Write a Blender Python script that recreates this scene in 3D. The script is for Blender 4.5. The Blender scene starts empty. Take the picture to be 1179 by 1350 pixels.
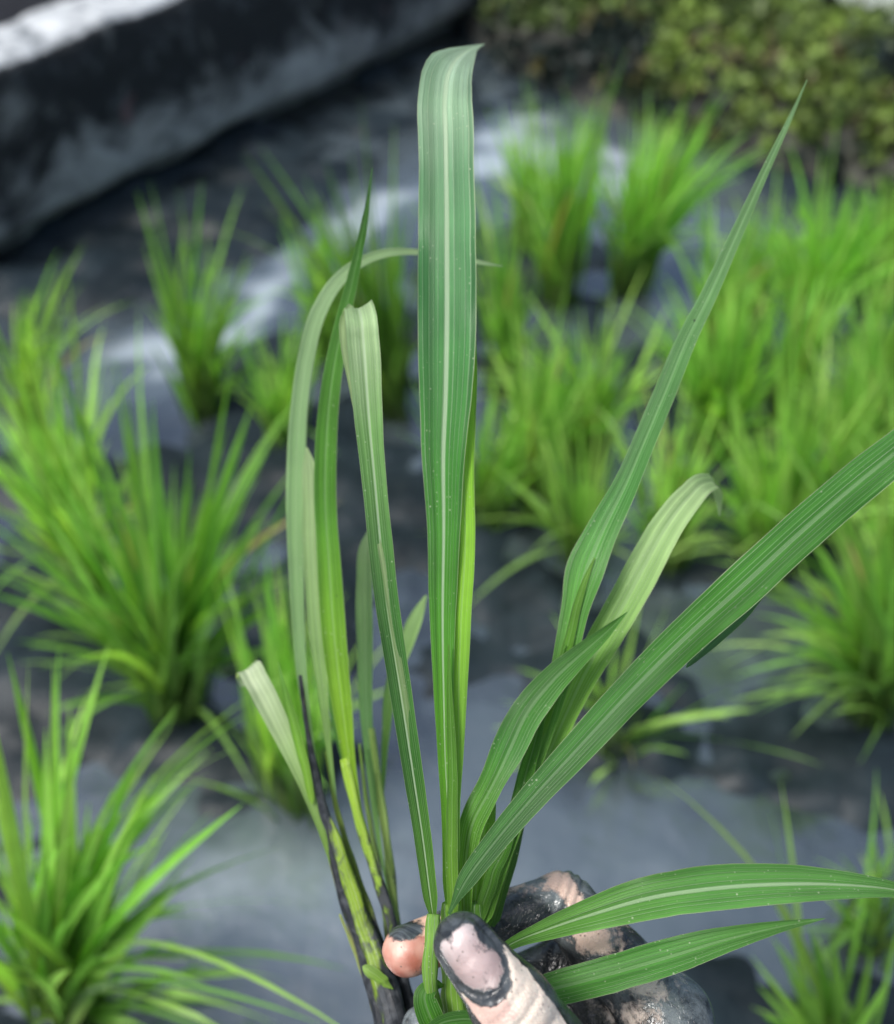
import bpy, bmesh, math, random
import numpy as np
from mathutils import Vector, Matrix
random.seed(7); rng = np.random.default_rng(11)
SC = bpy.context.scene; COL = SC.collection
# ------------------------------------------------------------------ camera
CH = 0.95; PITCH = math.radians(45); F = 1447.0
cd = bpy.data.cameras.new('camera'); cam = bpy.data.objects.new('camera', cd); COL.objects.link(cam)
cam.location = (0, 0, CH); cam.rotation_euler = (math.pi/2 - PITCH, 0, 0)
cd.sensor_fit = 'VERTICAL'; cd.sensor_height = 24.0; cd.lens = 24.0*F/1350
cd.clip_start = 0.01; cd.clip_end = 300
cd.dof.use_dof = True; cd.dof.focus_distance = 0.372
cd.dof.aperture_fstop = cd.lens/6.4
SC.camera = cam
# ------------------------------------------------------------------ light
SUN_EL, SUN_AZ = 60, 250          # azimuth measured clockwise from +Y (the view direction)
w = bpy.data.worlds.new('World'); SC.world = w; w.use_nodes = True
nt = w.node_tree; bg = nt.nodes['Background']; bg.inputs[1].default_value = 0.125
sk = nt.nodes.new('ShaderNodeTexSky'); sk.sky_type = 'NISHITA'; sk.sun_disc = False
sk.sun_elevation = math.radians(SUN_EL); sk.sun_rotation = math.radians(SUN_AZ)
sk.dust_density = 3.0; sk.air_density = 1.0
nt.links.new(sk.outputs[0], bg.inputs[0])
sd = bpy.data.lights.new('sun', 'SUN'); sd.energy = 2.7; sd.angle = math.radians(16); sd.color = (1, .975, .94)
sun = bpy.data.objects.new('sun', sd); COL.objects.link(sun)
a, e = math.radians(SUN_AZ), math.radians(SUN_EL)
sdir = Vector((math.sin(a)*math.cos(e), math.cos(a)*math.cos(e), math.sin(e)))
sun.rotation_euler = sdir.to_track_quat('Z', 'Y').to_euler(); sun.location = sdir*5
SC.view_settings.view_transform = 'Standard'; SC.view_settings.look = 'None'
SC.view_settings.exposure = 0.80; SC.view_settings.gamma = 1
SC.render.engine = 'CYCLES'
SC.cycles.use_denoising = True
try: SC.cycles.denoiser = 'OPENIMAGEDENOISE'
except Exception: pass
SC.cycles.max_bounces = 8; SC.cycles.transparent_max_bounces = 8
# ------------------------------------------------------------------ reading the photograph: sight lines to real places
cp, sp = math.cos(PITCH), math.sin(PITCH)
RGT = np.array([1, 0, 0.]); UPV = np.array([0, sp, cp]); FWD = np.array([0, cp, -sp]); EYE = np.array([0, 0, CH])
def ray(x, y): return RGT*((x-589.5)/F) + UPV*((675-y)/F) + FWD
def P(x, y, d): return EYE + ray(x, y)*d
def G(x, y, z=0.0):
    r = ray(x, y); return EYE + r*((z-CH)/r[2])
# ------------------------------------------------------------------ helpers
def tag(o, label=None, cat=None, group=None, kind=None):
    if label: o['label'] = label
    if cat: o['category'] = cat
    if group: o['group'] = group
    if kind: o['kind'] = kind
    return o
def empty(name, loc):
    o = bpy.data.objects.new(name, None); o.location = loc; o.empty_display_size = .02; COL.objects.link(o); return o
def mesh(name, V, Fc, mat, parent=None, uv=None, cols=None, smooth=True):
    me = bpy.data.meshes.new(name); V = np.asarray(V, float)
    off = np.array(parent.location) if parent is not None else np.zeros(3)
    me.from_pydata((V-off).tolist(), [], Fc)
    if smooth: me.polygons.foreach_set('use_smooth', [True]*len(me.polygons))
    if uv is not None:
        l = me.uv_layers.new(name='UVMap'); li = np.zeros(len(me.loops), int); me.loops.foreach_get('vertex_index', li)
        l.data.foreach_set('uv', np.asarray(uv, float)[li].ravel())
    for k, c in (cols or {}).items():
        c = np.asarray(c, float)
        if c.ndim == 1: c = np.repeat(c[:, None], 3, 1)
        at = me.color_attributes.new(k, 'FLOAT_COLOR', 'POINT')
        at.data.foreach_set('color', np.c_[c, np.ones(len(c))].ravel())
    me.materials.append(mat); me.update()
    o = bpy.data.objects.new(name, me); COL.objects.link(o)
    if parent is not None: o.parent = parent
    return o
def spline(C, n):                      # Catmull-Rom through rows of C, chord-length spacing
    C = np.asarray(C, float); t = np.r_[0, np.cumsum(np.linalg.norm(np.diff(C[:, :2], axis=0), axis=1)+1e-6)]
    D = np.gradient(C, t, axis=0) if len(C) > 2 else np.tile((C[1]-C[0])/(t[1]-t[0]), (2, 1))
    s = np.linspace(0, t[-1], n); i = np.clip(np.searchsorted(t, s, 'right')-1, 0, len(t)-2)
    h = (t[i+1]-t[i])[:, None]; q = ((s-t[i])[:, None])/h
    return (2*q**3-3*q**2+1)*C[i] + (q**3-2*q**2+q)*h*D[i] + (-2*q**3+3*q**2)*C[i+1] + (q**3-q**2)*h*D[i+1]
def _h(ix, iy, iz, s): 
    v = np.sin(ix*127.1+iy*311.7+iz*74.7+s*53.3)*43758.5453; return v-np.floor(v)
def vnoise(p, s=0):                    # value noise in 0..1
    p = np.asarray(p, float)
    if p.shape[-1] == 2: p = np.concatenate([p, np.zeros(p.shape[:-1]+(1,))], -1)
    i = np.floor(p); f = p-i; f = f*f*(3-2*f); x, y, z = i[..., 0], i[..., 1], i[..., 2]; r = 0
    for a in (0, 1):
        for b in (0, 1):
            for c in (0, 1):
                r = r + _h(x+a, y+b, z+c, s)*(f[..., 0] if a else 1-f[..., 0])*(f[..., 1] if b else 1-f[..., 1])*(f[..., 2] if c else 1-f[..., 2])
    return r
def fbm(p, o=4, s=0): return sum(vnoise(np.asarray(p)*2**k, s+k)*.5**k for k in range(o))/sum(.5**k for k in range(o))
def sm(x, a, b): t = np.clip((x-a)/(b-a), 0, 1); return t*t*(3-2*t)
# ------------------------------------------------------------------ materials
class NT:
    def __init__(s, name):
        s.m = bpy.data.materials.new(name); s.m.use_nodes = True; s.t = s.m.node_tree; s.t.nodes.clear()
        s.out = s.n('OutputMaterial')
    def n(s, typ, **kw):
        o = s.t.nodes.new('ShaderNode'+typ)
        for k, v in kw.items(): setattr(o, k, v)
        return o
    def set(s, sock, v):
        if isinstance(v, bpy.types.NodeSocket): s.t.links.new(v, sock)
        elif v is not None:
            if sock.type == 'RGBA' and len(v) == 3: v = (*v, 1)
            sock.default_value = v
    def math(s, op, a, b=None, c=None, clamp=False):
        o = s.n('Math', operation=op, use_clamp=clamp)
        for k, v in enumerate((a, b, c)): s.set(o.inputs[k], v)
        return o.outputs[0]
    def mix(s, f, a, b, bt='MIX'):
        o = s.n('Mix', data_type='RGBA', blend_type=bt); s.set(o.inputs[0], f); s.set(o.inputs[6], a); s.set(o.inputs[7], b); return o.outputs[2]
    def step(s, x, lo, hi):
        o = s.n('MapRange', interpolation_type='SMOOTHSTEP'); s.set(o.inputs[0], x); s.set(o.inputs[1], lo); s.set(o.inputs[2], hi); return o.outputs[0]
    def attr(s, name): return s.n('Attribute', attribute_name=name)
    def noise(s, vec, scale, detail=4, rough=.55, dist=0):
        o = s.n('TexNoise'); s.set(o.inputs['Vector'], vec); o.inputs['Scale'].default_value = scale
        o.inputs['Detail'].default_value = detail; o.inputs['Roughness'].default_value = rough; o.inputs['Distortion'].default_value = dist
        return o.outputs[0]
    def pr(s, color, rough, spec=.5, normal=None, **kw):
        o = s.n('BsdfPrincipled'); s.set(o.inputs['Base Color'], color); s.set(o.inputs['Roughness'], rough)
        o.inputs['Specular IOR Level'].default_value = spec
        if normal is not None: s.set(o.inputs['Normal'], normal)
        for k, v in kw.items(): s.set(o.inputs[k.replace('_', ' ')], v)
        return o.outputs[0]
    def bump(s, h, dist, strength=1):
        o = s.n('Bump'); s.set(o.inputs['Height'], h); o.inputs['Distance'].default_value = dist; o.inputs['Strength'].default_value = strength
        return o.outputs[0]
    def fin(s, sh): s.t.links.new(sh, s.out.inputs[0]); return s.m
def leaf_material(name, veins, trans, rough, pale=(.50, .62, .42), under=.45, fine=True, mud=False):
    m = NT(name); tint = m.attr('tint').outputs['Color']; uvn = m.n('UVMap'); sep = m.n('SeparateXYZ'); m.set(sep.inputs[0], uvn.outputs[0])
    u, v = sep.outputs[0], sep.outputs[1]
    obj = m.n('TexCoord').outputs['Object']
    c0 = m.n('CombineXYZ'); m.set(c0.inputs[0], m.math('MULTIPLY', u, 6.0)); m.set(c0.inputs[1], m.math('MULTIPLY', v, 2.5)); m.set(c0.inputs[2], m.n('ObjectInfo').outputs['Random'])
    c0.inputs[2].default_value = 0; bro = m.noise(c0.outputs[0], 1.0, 2)
    u = m.math('ADD', u, m.math('MULTIPLY', m.math('SUBTRACT', bro, .5), .07))
    cmb = m.n('CombineXYZ'); m.set(cmb.inputs[0], m.math('MULTIPLY', u, 26.0)); m.set(cmb.inputs[1], m.math('MULTIPLY', v, 14.0))
    st = m.noise(cmb.outputs[0], 1.0, 3, .6)
    col = m.mix(1.0, tint, m.mix(st, (.62, .66, .6), (1.6, 1.5, 1.45)), 'MULTIPLY')
    col = m.mix(1.0, col, m.mix(m.step(bro, .3, .7), (.72, .76, .7), (1.28, 1.22, 1.25)), 'MULTIPLY')
    blot = m.noise(obj, 55.0, 3)
    col = m.mix(1.0, col, m.mix(blot, (.8, .78, .8), (1.2, 1.2, 1.15)), 'MULTIPLY')
    geo = m.n('NewGeometry')
    col = m.mix(m.math('MULTIPLY', geo.outputs['Backfacing'], under), col, (.30, .42, .26))
    d = m.math('ABSOLUTE', m.math('SUBTRACT', sep.outputs[0], .5))
    h = None
    if fine:
        wob = m.math('ADD', m.math('MULTIPLY', u, veins), m.math('MULTIPLY', st, .05))
        pp = m.math('PINGPONG', wob, .5)
        line = m.step(pp, .075, .02)
        c1 = m.n('CombineXYZ'); m.set(c1.inputs[0], m.math('MULTIPLY', u, veins*.9)); m.set(c1.inputs[1], m.math('MULTIPLY', v, 5.0)); brk = m.step(m.noise(c1.outputs[0], 1.0, 2), .3, .72)
        col = m.mix(m.math('MULTIPLY', line, m.math('MULTIPLY', brk, .85)), col, pale)
        fp = m.math('PINGPONG', m.math('MULTIPLY', u, veins*5.0), .5)
        col = m.mix(m.math('MULTIPLY', m.step(fp, .3, .1), .14), col, m.mix(1.0, col, (.5, .55, .5), 'MULTIPLY'))
        h = m.math('ADD', m.math('MULTIPLY', line, .8), m.math('MULTIPLY', fp, .7))
    mid = m.math('MULTIPLY', m.step(d, .055, .026), m.attr('rib').outputs['Fac']) if fine else m.step(d, .055, .026)
    col = m.mix(m.math('MULTIPLY', mid, m.math('ADD', .45, m.math('MULTIPLY', st, .6)) if fine else .3), col, pale)
    edge = m.step(d, .478, .494)
    col = m.mix(m.math('MULTIPLY', edge, .55), col, (.42, .45, .30))
    if fine:
        vo = m.n('TexVoronoi'); m.set(vo.inputs['Vector'], obj); vo.inputs['Scale'].default_value = 820.0
        sepc = m.n('SeparateColor'); m.set(sepc.inputs[0], vo.outputs['Color'])
        patch = m.step(m.math('ADD', m.noise(obj, 38.0, 2), m.math('MULTIPLY', d, .28)), .50, .68)
        spot = m.math('MULTIPLY', m.step(m.math('ADD', vo.outputs['Distance'], m.math('MULTIPLY', sepc.outputs[1], .42)), .42, .14), m.math('MULTIPLY', m.math('GREATER_THAN', sepc.outputs[0], .66), patch))
        col = m.mix(m.math('MULTIPLY', spot, .55), col, (.55, .6, .45))
        vo2 = m.n('TexVoronoi'); m.set(vo2.inputs['Vector'], obj); vo2.inputs['Scale'].default_value = 190.0
        sc2 = m.n('SeparateColor'); m.set(sc2.inputs[0], vo2.outputs['Color'])
        dk = m.math('MULTIPLY', m.step(m.math('ADD', vo2.outputs['Distance'], m.math('MULTIPLY', sc2.outputs[0], .12)), .16, .06), m.math('GREATER_THAN', sc2.outputs[1], .93))
        col = m.mix(m.math('MULTIPLY', dk, .9), col, (.02, .022, .018))
    if mud:
        mm = m.attr('mud').outputs['Fac']; mn = m.noise(obj, 170.0, 6, .7, .6); mp = m.n('VectorMath', operation='MULTIPLY'); m.set(mp.inputs[0], obj); mp.inputs[1].default_value = (1, .35, .35); ms = m.noise(mp.outputs[0], 330.0, 3)
        k = m.step(m.math('ADD', mm, m.math('ADD', m.math('MULTIPLY', m.math('SUBTRACT', mn, .5), 1.1), m.math('MULTIPLY', m.math('SUBTRACT', ms, .5), .6))), .36, .66)
        col = m.mix(k, col, m.mix(m.step(mn, .4, .65), (.008, .010, .013), (.045, .05, .055)))
    nm = m.bump(h, .00022, .9) if h is not None else None
    p = m.pr(col, rough, .30, nm)
    tr = m.n('BsdfTranslucent'); m.set(tr.inputs[0], m.mix(1.0, col, (1.25, 1.40, .5), 'MULTIPLY'))
    if mud: f = m.math('MULTIPLY', m.math('SUBTRACT', 1.0, k), trans)
    else: f = trans
    mx = m.n('MixShader'); m.set(mx.inputs[0], f); m.t.links.new(p, mx.inputs[1]); m.t.links.new(tr.outputs[0], mx.inputs[2])
    return m.fin(mx.outputs[0])
M_WEED = leaf_material('weed_leaf', 11.0, .36, .42)
M_STEM = leaf_material('weed_stem', 5.0, .20, .38, mud=True)
M_RICE = leaf_material('rice_leaf', 7.0, .5, .42, fine=False, pale=(.3, .55, .12), under=.12)
def m_weedbank():
    m = NT('bank_leaf'); t = m.attr('tint').outputs['Color']; p = m.pr(t, .5, .4)
    tr = m.n('BsdfTranslucent'); m.set(tr.inputs[0], t); mx = m.n('MixShader'); mx.inputs[0].default_value = .35
    m.t.links.new(p, mx.inputs[1]); m.t.links.new(tr.outputs[0], mx.inputs[2]); return m.fin(mx.outputs[0])
M_BANKLEAF = m_weedbank()
def m_mud():
    m = NT('paddy_mud'); o = m.n('TexCoord').outputs['Object']
    n1 = m.noise(o, 9.0, 6, .6, .6); n2 = m.noise(o, 60.0, 5, .6)
    c = m.mix(m.step(n1, .35, .68), (.004, .0065, .008), (.014, .022, .027))
    c = m.mix(m.math('MULTIPLY', n2, .35), c, (.027, .042, .050))
    r = m.step(n2, .1, 1.3)
    h = m.math('ADD', m.math('MULTIPLY', n1, .8), m.math('MULTIPLY', n2, .35))
    return m.fin(m.pr(c, m.math('ADD', m.math('MULTIPLY', r, .35), .38), .22, m.bump(h, .010, .7)))
M_MUD = m_mud()
def m_water():
    m = NT('silty_water'); o = m.n('TexCoord').outputs['Object']; s = m.attr('silt_reflection').outputs['Fac']
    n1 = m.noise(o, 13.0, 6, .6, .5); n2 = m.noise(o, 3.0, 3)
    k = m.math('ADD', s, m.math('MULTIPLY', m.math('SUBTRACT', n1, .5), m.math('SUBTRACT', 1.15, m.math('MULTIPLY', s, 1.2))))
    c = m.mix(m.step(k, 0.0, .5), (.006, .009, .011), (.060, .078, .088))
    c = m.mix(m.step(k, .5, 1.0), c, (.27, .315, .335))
    rp = m.noise(o, 26.0, 3, .5, .4)
    mp = m.n('VectorMath', operation='MULTIPLY'); m.set(mp.inputs[0], o); mp.inputs[1].default_value = (1, .55, 1)
    r2 = m.noise(mp.outputs[0], 75.0, 4, .6, .3)
    return m.fin(m.pr(c, .07, .5, m.bump(m.math('ADD', m.math('MULTIPLY', r2, .22), m.math('ADD', rp, n2)), .006, .5), IOR=2.1))
M_WATER = m_water()
def m_concrete():
    m = NT('weathered_concrete'); o = m.n('TexCoord').outputs['Object']; top = m.attr('top').outputs['Fac']
    n1 = m.noise(o, 6.5, 7, .68, .8); n2 = m.noise(o, 24.0, 5, .65); n3 = m.noise(o, 11.0, 3)
    c = m.mix(m.step(m.math('ADD', n1, m.attr('low').outputs['Fac']), .46, .74), (.012, .014, .015), (.32, .325, .305))
    c = m.mix(m.math('MULTIPLY', m.step(n2, .5, .75), .5), c, (.12, .13, .135))
    c = m.mix(m.math('MULTIPLY', m.step(n3, .66, .74), .6), c, (.19, .10, .10))
    t = m.mix(m.step(n2, .32, .62), (.14, .155, .16), (.46, .48, .48))  # paler colour for the top face, sky light on it painted in
    c = m.mix(m.step(m.math('ADD', top, m.math('MULTIPLY', m.math('SUBTRACT', n2, .5), .5)), .4, .62), c, t)
    return m.fin(m.pr(c, .75, .3, m.bump(m.math('ADD', n1, m.math('MULTIPLY', n2, .5)), .012, .8)))
M_CONC = m_concrete()
def m_soil(name, a, b, sc):
    m = NT(name); o = m.n('TexCoord').outputs['Object']; n1 = m.noise(o, sc, 6, .62); n2 = m.noise(o, sc*7, 4)
    c = m.mix(m.step(n1, .35, .65), a, b)
    return m.fin(m.pr(c, .85, .25, m.bump(m.math('ADD', n1, m.math('MULTIPLY', n2, .4)), .02, .9)))
M_BANK = m_soil('bank_soil', (.012, .014, .014), (.06, .062, .05), 8)
M_DARK = m_soil('shade_soil', (.004, .005, .007), (.010, .011, .014), 5)  # near-black tone stands for shade behind the wall
M_PATH = m_soil('dry_path', (.12, .15, .11), (.28, .31, .26), 9)
def m_skin():
    m = NT('muddy_skin'); o = m.n('TexCoord').outputs['Object']
    mud_shade = m.attr('mud_shade').outputs['Fac']; sk_ = m.attr('skin').outputs['Fac']; tone = m.attr('tone').outputs['Color']
    n1 = m.noise(o, 120.0, 6, .65, .5); n2 = m.noise(o, 420.0, 4, .6); n3 = m.noise(o, 70.0, 7, .68, .8)
    k = m.math('ADD', sk_, m.math('ADD', m.math('MULTIPLY', m.math('SUBTRACT', n1, .5), 1.5), m.math('MULTIPLY', m.math('SUBTRACT', n2, .5), .6)))
    kk = m.step(k, .32, .64)
    skin = m.mix(1.0, tone, m.mix(n1, (.72, .68, .66), (1.18, 1.2, 1.2)), 'MULTIPLY')
    vo = m.n('TexVoronoi'); m.set(vo.inputs['Vector'], o); vo.inputs['Scale'].default_value = 620.0
    sp_ = m.n('SeparateColor'); m.set(sp_.inputs[0], vo.outputs['Color'])
    wv = m.n('VectorMath', operation='ADD'); m.set(wv.inputs[0], o); cr = m.n('TexVoronoi', feature='DISTANCE_TO_EDGE'); m.set(cr.inputs['Vector'], o); cr.inputs['Scale'].default_value = 700.0
    dots = m.math('MULTIPLY', m.step(vo.outputs['Distance'], .3, .14), m.math('GREATER_THAN', sp_.outputs[0], .86))
    skin = m.mix(m.math('MULTIPLY', dots, .75), skin, (.09, .075, .065))
    mudc = m.mix(m.step(n3, .35, .65), (.012, .015, .017), (.15, .172, .178))  # grey mud film, its lighter tone painting the sky sheen on it
    mudc = m.mix(mud_shade, mudc, (.005, .0055, .0065))
    c = m.mix(kk, mudc, skin)
    rough = m.math('ADD', m.math('MULTIPLY', kk, .22), .20)
    h = m.math('ADD', m.math('MULTIPLY', n2, .25), m.math('ADD', m.math('MULTIPLY', n1, .7), m.math('MULTIPLY', kk, -.55)))
    return m.fin(m.pr(c, rough, .5, m.bump(m.math('ADD', h, m.math('MULTIPLY', m.step(cr.outputs['Distance'], 0, .10), m.math('MULTIPLY', m.attr('wrinkle').outputs['Fac'], .16))), .0008, .9), Subsurface_Weight=m.math('MULTIPLY', kk, .12), Subsurface_Radius=(.004, .0015, .001), Subsurface_Scale=.5))
M_SKIN = m_skin()
# ------------------------------------------------------------------ the setting
def graded(lo, hi, step, far):
    core = np.arange(lo, hi+1e-6, step); g = []; d = step; x = hi
    while x < far: d *= 1.35; x += d; g.append(x)
    h = []; d = step; x = lo
    while x > -far: d *= 1.35; x -= d; h.append(x)
    return np.r_[h[::-1], core, g]
def grid(X, Y):
    xx, yy = np.meshgrid(X, Y, indexing='ij'); nx, ny = len(X), len(Y); i = np.arange(nx*ny).reshape(nx, ny)
    f = np.stack([i[:-1, :-1], i[1:, :-1], i[1:, 1:], i[:-1, 1:]], -1).reshape(-1, 4)
    return np.c_[xx.ravel(), yy.ravel()], f.tolist()
def blobs(xy, spec, z=0.0):            # soft patches on the ground at (photo x, y, radius x, radius y, weight)
    s = np.zeros(len(xy))
    for (x, y, rx, ry, wt) in spec:
        c = G(x, y); ex = np.linalg.norm(G(x+rx, y)-c); ey = np.linalg.norm(G(x, y-ry)-G(x, y+ry))/2
        q = ((xy[:, 0]-c[0])/ex)**2 + ((xy[:, 1]-c[1])/ey)**2
        s += wt*np.exp(-q)
    return s
CLUMP_BASES = []
xy, f = grid(graded(-1.6, 1.8, .014, 60), graded(-.2, 3.2, .014, 60))
z = (fbm(xy*[7, 9], 4, 3)-.50)*.055 + (fbm(xy*[24, 28], 3, 9)-.5)*.030 - .001
def near_line(xy, pts, wpx):            # soft band along a line on the ground given in photo pixels
    q = np.array([G(*p)[:2] for p in pts]); d = np.full(len(xy), 9.)
    for a_, b_ in zip(q[:-1], q[1:]):
        ab = b_-a_; t = np.clip(((xy-a_)@ab)/np.dot(ab, ab), 0, 1); d = np.minimum(d, np.linalg.norm(xy-a_-t[:, None]*ab, axis=1))
    m_ = G(*pts[len(pts)//2]); wd = np.linalg.norm(G(pts[len(pts)//2][0]+wpx, pts[len(pts)//2][1])-m_); return np.exp(-(d/wd)**2)
ARC = [(820, 300), (805, 235), (760, 195), (690, 180), (610, 215), (520, 275), (460, 310), (390, 365), (310, 410), (210, 470), (100, 530)]  # course of the sky reflection painted into the water colour
z += .011*near_line(xy, [(790, 960), (880, 1005), (1000, 1045), (1140, 1070)], 22)+.010*near_line(xy, [(860, 1000), (930, 1100), (960, 1190)], 16)+.009*near_line(xy, [(700, 700), (760, 860), (700, 980)], 30)
z += .010*near_line(xy, [(190, 1010), (290, 1080), (330, 1160)], 24)+.010*near_line(xy, [(240, 1260), (330, 1230), (390, 1160)], 14)-.03*near_line(xy, ARC, 40)
z += blobs(xy, [(130, 330, 260, 90, .014), (60, 820, 120, 160, .02), (330, 620, 90, 120, .016), (640, 850, 80, 150, .006), (1050, 980, 200, 90, .012),
                (600, 90, 120, 60, .01), (820, 990, 120, 60, .008), (260, 990, 120, 50, .014), (1000, 250, 150, 50, .008)])
z -= blobs(xy, [(360, 1210, 200, 140, .05), (820, 1130, 240, 90, .045), (760, 220, 130, 50, .05), (520, 270, 60, 50, .05), (370, 380, 90, 40, .045),
                (160, 490, 110, 40, .045), (960, 300, 90, 60, .02), (620, 1010, 80, 100, .03), (780, 620, 90, 90, .02), (1000, 1180, 100, 60, .03)])
far = np.maximum(np.abs(xy[:, 0])-3, xy[:, 1]-4); z *= np.clip(1-far/4, 0, 1); z[far > 0] -= .01*np.clip(far[far > 0], 0, 1)
ground = tag(mesh('mud', np.c_[xy, z], f, M_MUD), 'dark grey wet paddy mud between the rice clumps', 'mud', kind='structure')
xy, f = grid(graded(-1.5, 1.7, .02, 58), graded(-.2, 3.1, .02, 58))
wx = xy + np.stack([fbm(xy*[6, 8], 3, 63)-.5, fbm(xy*[6, 8], 3, 64)-.5], -1)*.22
silt_reflection = .30 + .78*near_line(wx, ARC, 40)*sm(fbm(xy*[11, 17], 5, 61), .05, .72) + blobs(xy, [(360, 1210, 230, 150, .5), (820, 1150, 260, 100, .3), (730, 200, 90, 40, .3),  # silt tone, with bright sky reflection painted along ARC and in patches
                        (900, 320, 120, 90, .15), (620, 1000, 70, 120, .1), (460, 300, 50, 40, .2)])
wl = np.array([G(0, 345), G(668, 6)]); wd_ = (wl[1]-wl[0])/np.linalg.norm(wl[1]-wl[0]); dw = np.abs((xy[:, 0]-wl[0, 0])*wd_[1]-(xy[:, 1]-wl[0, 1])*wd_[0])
silt_reflection -= .55*np.exp(-(dw/.09)**2)  # dark reflection of the wall painted into the water at its foot
silt_reflection -= blobs(xy, [(250, 330, 300, 60, .22), (60, 700, 150, 200, .2), (640, 720, 160, 120, .18), (1000, 1020, 220, 90, .16)])
water = tag(mesh('water', np.c_[xy, np.zeros(len(xy))], f, M_WATER, cols={'silt_reflection': np.clip(silt_reflection, 0, 1)}), 'shallow grey silty water lying over the mud', 'water', kind='structure')
# concrete bund, upper left
A = G(0, 345); B = G(668, 6); dv = (B-A)/np.linalg.norm(B-A); nv = np.array([dv[1], -dv[0], 0])   # nv points towards the camera
prof = [(-.03, -.05, 0), (-.03, .028, 0), (.004, .034, 0), (.008, .05, 0), (.006, .10, 0), (.002, .16, 0), (-.002, .22, 0), (-.006, .262, .0), (-.016, .278, .75), (-.035, .283, 1), (-.06, .284, 1), (-.10, .284, 1), (-.122, .280, 1), (-.132, .266, .1), (-.134, .1, 0), (-.134, -.05, 0)]
L = np.linalg.norm(B-A)+1.4; ns = 130; V = []; tp = []; lw = []; nf = len(prof)
for i in range(ns+1):
    s = i/ns*L; o = B-dv*(L-s); q = max(0, (s-(L-.07))/.07); k = math.sqrt(max(0, 1-q*q))
    for (a, b, t) in prof:
        aa = -.067+(a+.067)*(.25+.75*k); bb = b*(1-.22*(1-k)) if b > 0 else b
        p = o + nv*aa; p = np.array([p[0], p[1], bb]); V.append(p); tp.append(t); lw.append(.26*sm(b, .17, .05)-.06)
V = np.array(V); V += (np.stack([fbm(V*13, 3, 21), fbm(V*13, 3, 31), fbm(V*13, 3, 41)], -1)-.5)*[.022, .022, .02]
Fc = [[i*nf+j, (i+1)*nf+j, (i+1)*nf+j+1, i*nf+j+1] for i in range(ns) for j in range(nf-1)]
Fc += [list(range(nf))[::-1], [ns*nf+j for j in range(nf)]]
wall = tag(mesh('concrete_wall', V, Fc, M_CONC, cols={'top': np.array(tp), 'low': np.array(lw)}), 'low stained concrete wall with pale top edge along the paddy', 'wall')
# soil rising behind the wall, its near-black colour standing for shade
Vb = []; nn = 60
for i in range(nn+1):
    o = B-dv*(L*(1-i/nn)) if i < nn else B+dv*.25
    for j, (a, b) in enumerate([(-.15, -.03), (-.17, .10), (-.30, .16), (-.6, .20), (-1.2, .24), (-2.5, .26), (-2.6, -.05)]):
        p = o+nv*a; Vb.append((p[0], p[1], b+(.03*(fbm(np.array([p[0]*6, p[1]*6, 0.]), 3, 5)-.5) if 0 < j < 6 else 0)))
mesh_b = mesh('soil', Vb, [[i*7+j, (i+1)*7+j, (i+1)*7+j+1, i*7+j+1] for i in range(nn) for j in range(6)], M_DARK)
tag(mesh_b, 'soil behind the concrete wall, coloured near black for the shade there', 'soil', kind='structure')
# weedy bank, upper right
FT = [G(600, 15), G(670, 90), G(800, 150), G(950, 200), G(1179, 275), G(1420, 350)]
ft = spline([[p[0], p[1], 0] for p in FT], 120)
Vb = []; bp = [(-.03, -.05), (0, .01), (.03, .05), (.06, .09), (.10, .13), (.15, .155), (.22, .17), (.32, .175), (.6, .178), (1.2, .18), (2.4, .18), (2.5, -.05)]
tang = np.gradient(ft, axis=0); tang /= np.linalg.norm(tang, axis=1)[:, None]; bn = np.stack([-tang[:, 1], tang[:, 0], 0*tang[:, 0]], -1)
if bn[60, 1] < 0: bn = -bn
bn = bn*.35 + np.array([.35, .93, 0])*.65; bn /= np.linalg.norm(bn, axis=1)[:, None]
for i in range(120):
    for j, (a, b) in enumerate(bp):
        p = ft[i]+bn[i]*a; n_ = fbm(np.array([p[0]*9, p[1]*9, b*9]), 3, 77)-.5
        Vb.append((p[0]+bn[i, 0]*n_*.05, p[1]+bn[i, 1]*n_*.05, b+n_*.05*(0 < j < 11)))
nb = len(bp); Vb = np.array(Vb)
bank = tag(mesh('earth_bank', Vb, [[i*nb+j, (i+1)*nb+j, (i+1)*nb+j+1, i*nb+j+1] for i in range(119) for j in range(nb-1)], M_BANK), 'dark earth bank bordering the paddy', 'bank', kind='structure')
pv = []
for i in range(120):
    for a in (.29, .34, .45, .75, 1.0): 
        p = ft[i]+bn[i]*(a+.03*math.sin(i*.9+a*9)); pv.append((p[0], p[1], .194+.012*(fbm(np.array([p[0]*7, p[1]*7, 0.]), 3, 4)-.5)))
tag(mesh('path', pv, [[i*5+j, (i+1)*5+j, (i+1)*5+j+1, i*5+j+1] for i in range(66, 119) for j in range(4)], M_PATH), 'pale dry path along the top of the bank', 'path', kind='structure')
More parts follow.
